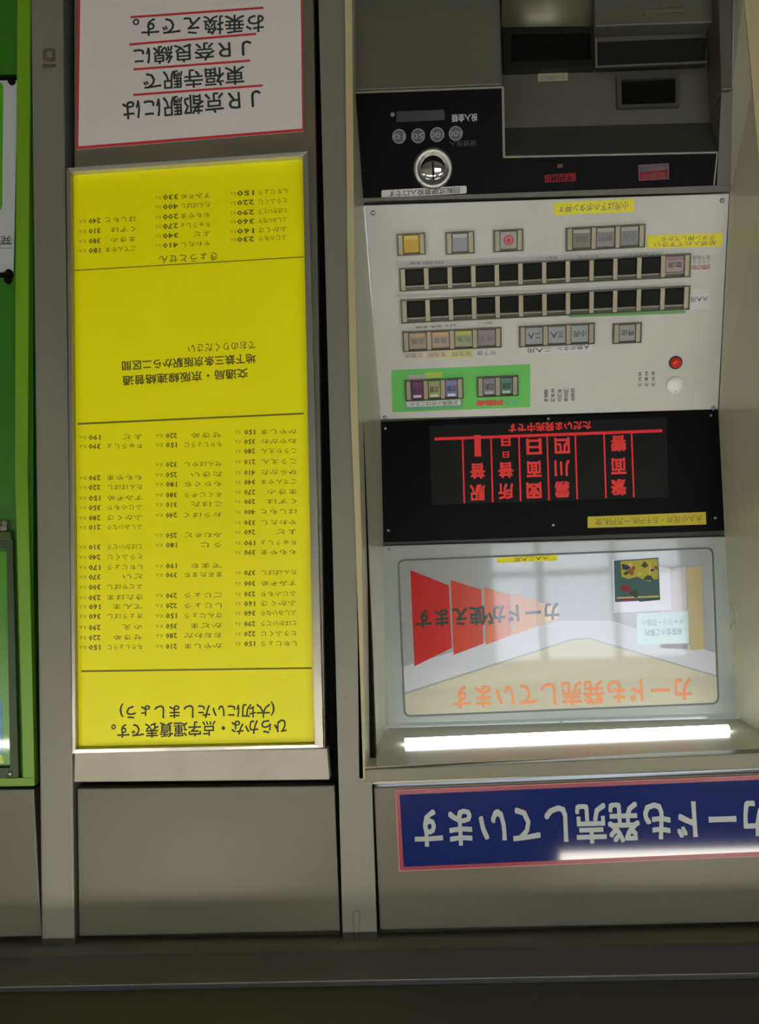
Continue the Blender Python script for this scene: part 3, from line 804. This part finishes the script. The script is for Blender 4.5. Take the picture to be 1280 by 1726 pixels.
# ------------------------------------------------------------------ yellow fare board
YB_ = empty('fare_board', F1.w(*F1.px(330, 1262), 0))
tag(YB_, 'tall yellow fare board with columns of small print, in a metal frame', 'board')
QY = [(124, 295), (512, 269), (532, 1253), (133, 1261)]
part('board', lambda bm: poly(bm, F1, F1.quad(*QY), -.004, 0.0), M['yellow'], YB_)
M['frame'] = mat('board_frame', (150, 146, 134), .3, .6, .08, 7, (1, 1, .2))
M['frameb'] = mat('board_frame_bright', (206, 204, 196), .25, .6)
def b_fr(bm):
    poly(bm, F1, F1.quad((117, 291), (124, 295), (133, 1261), (127, 1270)), -.004, .015, 0, .001)
    poly(bm, F1, F1.quad((512, 269), (521, 262), (547, 1258), (532, 1253)), -.004, .015, 0, .001)
    poly(bm, F1, F1.quad((117, 289), (521, 261), (512, 269), (124, 296)), -.004, .015, 1, .001)
    poly(bm, F1, F1.quad((133, 1260), (532, 1252), (547, 1258), (127, 1268)), -.004, .015, 1, .001)
part('board_frame', b_fr, [M['frame'], M['frameb']], YB_)
for p_, q_, w_ in (((124, 456), (512, 433), 1.6), ((131, 714.5), (512, 697), 3), ((137, 1131.5), (526, 1126), 2.6)):
    part('ruled_line', lambda bm: stroke(bm, F1, p_, q_, w_, .0007), M['tink'], YB_)
ST = ('しちじょう とうふくじ とばかいどう ふしみいなり ふかくさ ふじのもり すみぞめ たんばばし ももやま ちゅうしょ よど やわたし はしもと くずは まきの ごてんやま ひらかた こうえん こうりえん ねやがわ かやしま おおわだ かどま さんじょう しじょう ごじょう まるたまち でまち うじ みむろど おうばく こはた ろくじぞう もりぐち たきい せんばやし もりしょうじ せきめ のえ きょうばし てんま きたはま よどやばし どい').split()
def rows(bm, lst, ucol, u_ref, slope_, k0):
    for k, v in enumerate(lst):
        s = ST[(k0+k*1) % len(ST)]
        (nr, nl), (fr_, fl), (yr, yl) = ucol
        wd_ = min(1.0, .26*len(s)+.05)
        V = lambda u: v + (u_ref-u)*slope_
        ee = nr-(nr-nl)*wd_
        write(bm, F1, s, (nr, V(nr)), (ee, V(ee)), 8.5, .0006, 0, 0, 1)
        write(bm, F1, str(150+((k*7+k0*3) % 27)*10), (fr_, V(fr_)), (fl, V(fl)), 8, .0006, .02, 0, 1)
        write(bm, F1, 'えん', (yr, V(yr)), (yl, V(yl)), 5.5, .0006, 0, 0, 1)
def fare_column(lst, *a):
    lst = list(lst); blocks = [[lst[0]]]
    for p_, q_ in zip(lst, lst[1:]):
        if abs(q_-p_) > 21: blocks.append([])
        blocks[-1].append(q_)
    k = a[-1]
    for b_ in blocks:
        part('fare_lettering', lambda bm: rows(bm, b_, *a[:-1], k), M['tink'], YB_); k += len(b_)
fare_column((323, 339, 356, 371, 387, 401), ((484, 436), (428, 400), (398, 388)), 460, .05, 0)
fare_column((330, 346, 363, 379, 395, 411), ((354, 305), (300, 275), (272, 262)), 330, .05, 6)
fare_column((370, 387, 404, 420), ((228, 178), (169, 150), (146, 132)), 203, .05, 12)
def zz(l): return [690+y/2.783 for y in l]
fare_column(zz((105, 150, 195, 245, 295, 340, 387, 432, 480, 530, 575, 625, 670, 765, 815, 865, 910, 955, 1005, 1052, 1098))[::-1], ((500, 440), (430, 412), (406, 396)), 465, .012, 0)
fare_column(zz((122, 165, 257, 305, 350, 400, 445, 495, 590, 635, 733, 775, 872, 920, 967, 1015, 1060, 1110))[::-1], ((374, 311), (298, 280), (275, 262)), 340, .012, 20)
fare_column(zz((130, 172, 320, 365, 415, 460, 508, 552, 645, 692, 740, 785, 833, 882, 925, 970, 1022, 1070, 1115))[::-1], ((240, 181), (169, 150), (146, 133)), 205, .012, 36)
M['tink2'] = mat('table_ink_dark', (78, 76, 16), .6)
part('heading_lettering', lambda bm: write(bm, F1, 'きょうとせん', (366, 432), (268, 438), 13, .0006, .0), M['tink2'], YB_)
def b_mid(bm):
    write(bm, F1, '交通局・京阪線連絡普通', (418, 629), (207, 642), 16, .0006, .015)
    write(bm, F1, '地下鉄三条京阪駅から二区間', (431, 604), (206, 617), 16, .0006, .015)
    write(bm, F1, 'でおのりください', (431, 581), (317, 588), 14, .0006, .0)
part('middle_lettering', b_mid, M['tink2'], YB_)
def b_title(bm):
    write(bm, F1, 'ひらかな・点字運賃表です。', (483, 1224), (188, 1233), 24, .0006, .012)
    write(bm, F1, '(大切にいたしましょう)', (463, 1196), (202, 1199), 26, .0006, .012)
part('title_lettering', b_title, M['ink'], YB_)

# ------------------------------------------------------------------ white handwritten notice
NP = empty('paper_notice', F1.w(*F1.px(320, 236), -.003))
tag(NP, 'white paper notice with red border and black handwriting underlined in red', 'notice')
QN = [(132, -60), (509, -85), (512, 220), (128, 251)]
part('paper', lambda bm: poly(bm, F1, F1.quad(*QN), -.004, -.0022), M['whitep'], NP)
part('red_border', lambda bm: ring(bm, F1, F1.quad(*QN), F1.quad((135.5, -56), (506, -80), (509.5, 216), (131.5, 246)), -.0024, -.0016), M['red'], NP)
def b_hand(bm):
    write(bm, F1, 'ＪＲ京都駅には', (440, 166), (207, 187), 32, -.0016, .014)
    write(bm, F1, '東福寺駅で', (412, 126), (242, 138), 29, -.0016, .014)
    write(bm, F1, 'ＪＲ奈良線に', (424, 81), (226, 96), 28, -.0016, .014)
    write(bm, F1, 'お乗換えです。', (445, 39), (224, 47), 29, -.0016, .012)
part('handwriting', b_hand, mat('brush_ink', (34, 48, 40), .6), NP)
def b_und(bm):
    for p, q in (((443, 144), (225, 160)), ((422, 102), (225, 117)), ((432, 57), (218, 75)), ((444, 13), (220, 29))): stroke(bm, F1, p, q, 4, -.0017)
part('underline', b_und, M['red'], NP)

# ------------------------------------------------------------------ green case at the photograph's left edge
GC = empty('notice_case', F1.w(*F1.px(-40, 1330), -.01))
tag(GC, 'tall green metal notice case at the edge beside a grey post', 'notice case')
FG = vplane(.016)
def b_gb(bm):
    poly(bm, FG, FG.quad((-180, -300), (56, -300), (56, 1322), (-180, 1326)), -.03, 0)
part('back_board', b_gb, M['dgreen'], GC)
def b_gf(bm):
    poly(bm, F1, F1.quad((32, -300), (55, -300), (50, 500), (48, 800), (60, 1323), (40, 1323), (27, 800), (28, 500)), -.012, .004, 0, .002)
    poly(bm, F1, F1.quad((-180, 1312), (60, 1310), (60, 1324), (-180, 1328)), -.012, .005, 0, .001)
part('case_frame', b_gf, M['green'], GC)
part('upper_board', lambda bm: poly(bm, FG, FG.quad((-180, -300), (33, -300), (31, 131), (-180, 134)), 0, .006, 0, .001), M['dgreen'], GC)
part('cross_bar', lambda bm: (poly(bm, FG, FG.quad((-180, 133), (32, 131), (32, 135), (-180, 137)), 0, .010), poly(bm, FG, FG.quad((-180, 465), (22, 463), (22, 468), (-180, 470)), 0, .012)), M['gap'], GC)
part('shelf_bar', lambda bm: poly(bm, FG, FG.quad((-180, 898), (24, 896), (25, 911), (-180, 914)), 0, .016, 0, .002), mat('olive_bar', (64, 76, 30), .4, .3), GC)
for u, v in ((12, 889), (2, 889)):
    def b_bolt(bm):
        box(bm, FG, FG.rect((u-5, v-2), (u+5, v+6)), 0, .014, 0, .001)
        a, b = FG.px(u, v-6); poly(bm, FG, circ(a, b, .0055, 6), 0, .012)
    part('bolt', b_bolt, M['screw'], GC)
def b_acr(bm):
    ring(bm, FG, FG.quad((-180, 912), (26, 910), (36, 1308), (-180, 1312)), FG.quad((-170, 926), (16, 925), (22, 1292), (-170, 1296)), 0, .012)
part('poster_frame', b_acr, mat('dark_green_frame', (40, 60, 20), .45), GC)
screw(FG, 22, 1302, .0045, GC, M['screw'], .012)
# things held in the case
SH = empty('notice_sheet', FG.w(*FG.px(-40, 466), .004)); tag(SH, 'white sheet with a rounded green print held in the green case', 'notice')
part('sheet', lambda bm: poly(bm, FG, FG.quad((-160, 138), (31, 137), (24, 461), (-160, 462)), .0015, .003), mat('sheet_grey', (176, 182, 182), .5), SH)
part('green_print', lambda bm: poly(bm, FG, round_quad(FG, [(-150, 141), (7, 140), (5, 357), (-150, 360)], .012), .003, .0036), mat('print_green', (78, 150, 20), .45), SH)
def b_gt(bm):
    write(bm, FG, '発売', (19, 404), (-18, 406), 13, .0045, .0)
    stroke(bm, FG, (20, 411), (-40, 412), 1.4, .0046); stroke(bm, FG, (21, 418), (-40, 419), .7, .0046)
part('lettering', b_gt, M['ink'], SH)
for u, v in ((22, 140), (18, 462), (16, 474)):
    def b_pin(bm):
        a, b = FG.px(u, v); lathe(bm, FG, a, b, [(.0062, .003), (.0062, .009), (.004, .013), (0, .014)], 20)
    part('clamp_knob', b_pin, M['gap'], GC)
PO = empty('poster', FG.w(*FG.px(-60, 1295), .004)); tag(PO, 'bright green poster with blue and yellow patches inside the green case', 'poster')
part('paper', lambda bm: poly(bm, FG, FG.quad((-164, 930), (14, 929), (20, 1288), (-164, 1290)), .001, .003), mat('poster_green', (70, 140, 22), .3, 0, .15, 8, coat=.3), PO)
part('blue_print', lambda bm: poly(bm, FG, FG.quad((-150, 1150), (-6, 1150), (5, 1190), (6, 1270), (-150, 1270)), .003, .0036), mat('poster_blue', (50, 130, 170), .3, coat=.3), PO)
part('yellow_print', lambda bm: poly(bm, FG, FG.quad((-150, 1272), (4, 1272), (8, 1286), (-150, 1286)), .003, .0036), mat('poster_yellow', (170, 190, 20), .3, coat=.3), PO)

# ------------------------------------------------------------------ marks on the posts
bm = bmesh.new()
ring(bm, F0, round_quad(F0, [(73, 82), (93, 81), (94, 105), (72, 103)], .006), round_quad(F0, [(78, 87), (88, 86), (89, 97), (79, 98)], .004), 0, .0006)
poly(bm, F0, F0.quad((72, 108), (94, 108), (94, 114), (71, 115)), 0, .0006)
tag(link('sticker_residue', bm, mat('residue', (84, 74, 56), .7, var=.2, scale=60)), 'worn brownish sticker residue on the grey post beside the green case', 'sticker')
bm = bmesh.new()
o = round_quad(F0, [(594, 1535), (608, 1533), (606, 1592), (597, 1594)], .006); i = round_quad(F0, [(596, 1538), (606, 1536), (603.5, 1589), (599, 1590)], .004)
ring(bm, F0, o, i, 0, .0008)
tag(link('wire_loop', bm, mat('rusty_wire', (110, 102, 66), .6)), 'thin rusty wire loop on the grey post near the dark soffit', 'wire')

# ------------------------------------------------------------------ ceiling lamps of the hall (one short tube mirrors in the blue sign; the long ones are added fill light)
def hall_lamp(x, y, ln, label, m='tube'):
    t = empty('ceiling_lamp', (x, y, CEIL)); tag(t, label, 'lamp', 'ceiling lamps of the hall')
    Fz = Frame((x, y, CEIL), (0, 1, 0))
    bm = bmesh.new(); wbox(bm, x-ln/2-.03, x+ln/2+.03, y-.05, y+.05, CEIL-.04, CEIL-.001); link('housing', bm, M['acry'], t)
    bm = bmesh.new(); seg = 16; A = []; B = []
    for k in range(seg):
        c_, s_ = .018*math.cos(2*math.pi*k/seg), .018*math.sin(2*math.pi*k/seg)
        A.append(bm.verts.new((x-ln/2, y+c_, CEIL-.065+s_))); B.append(bm.verts.new((x+ln/2, y+c_, CEIL-.065+s_)))
    bm.faces.new(A); bm.faces.new(B[::-1])
    for k in range(seg): bm.faces.new((A[k], A[(k+1) % seg], B[(k+1) % seg], B[k]))
    link('tube', bm, M[m], t)
hall_lamp(-.67, -.87, .56, 'dim ceiling tube lamp mirrored in the blue banner sign', 'tube_dim')
hall_lamp(.55, -.87, .56, 'short dim ceiling tube lamp in front of the yellow fare board', 'tube_dim')
hall_lamp(-1.75, -3.0, 1.15, 'added long fill tube lamp near the left wall of the hall')
hall_lamp(.1, -3.0, 1.15, 'added long fill tube lamp in the middle of the hall')
hall_lamp(1.95, -3.0, 1.15, 'added long fill tube lamp near the right wall of the hall')
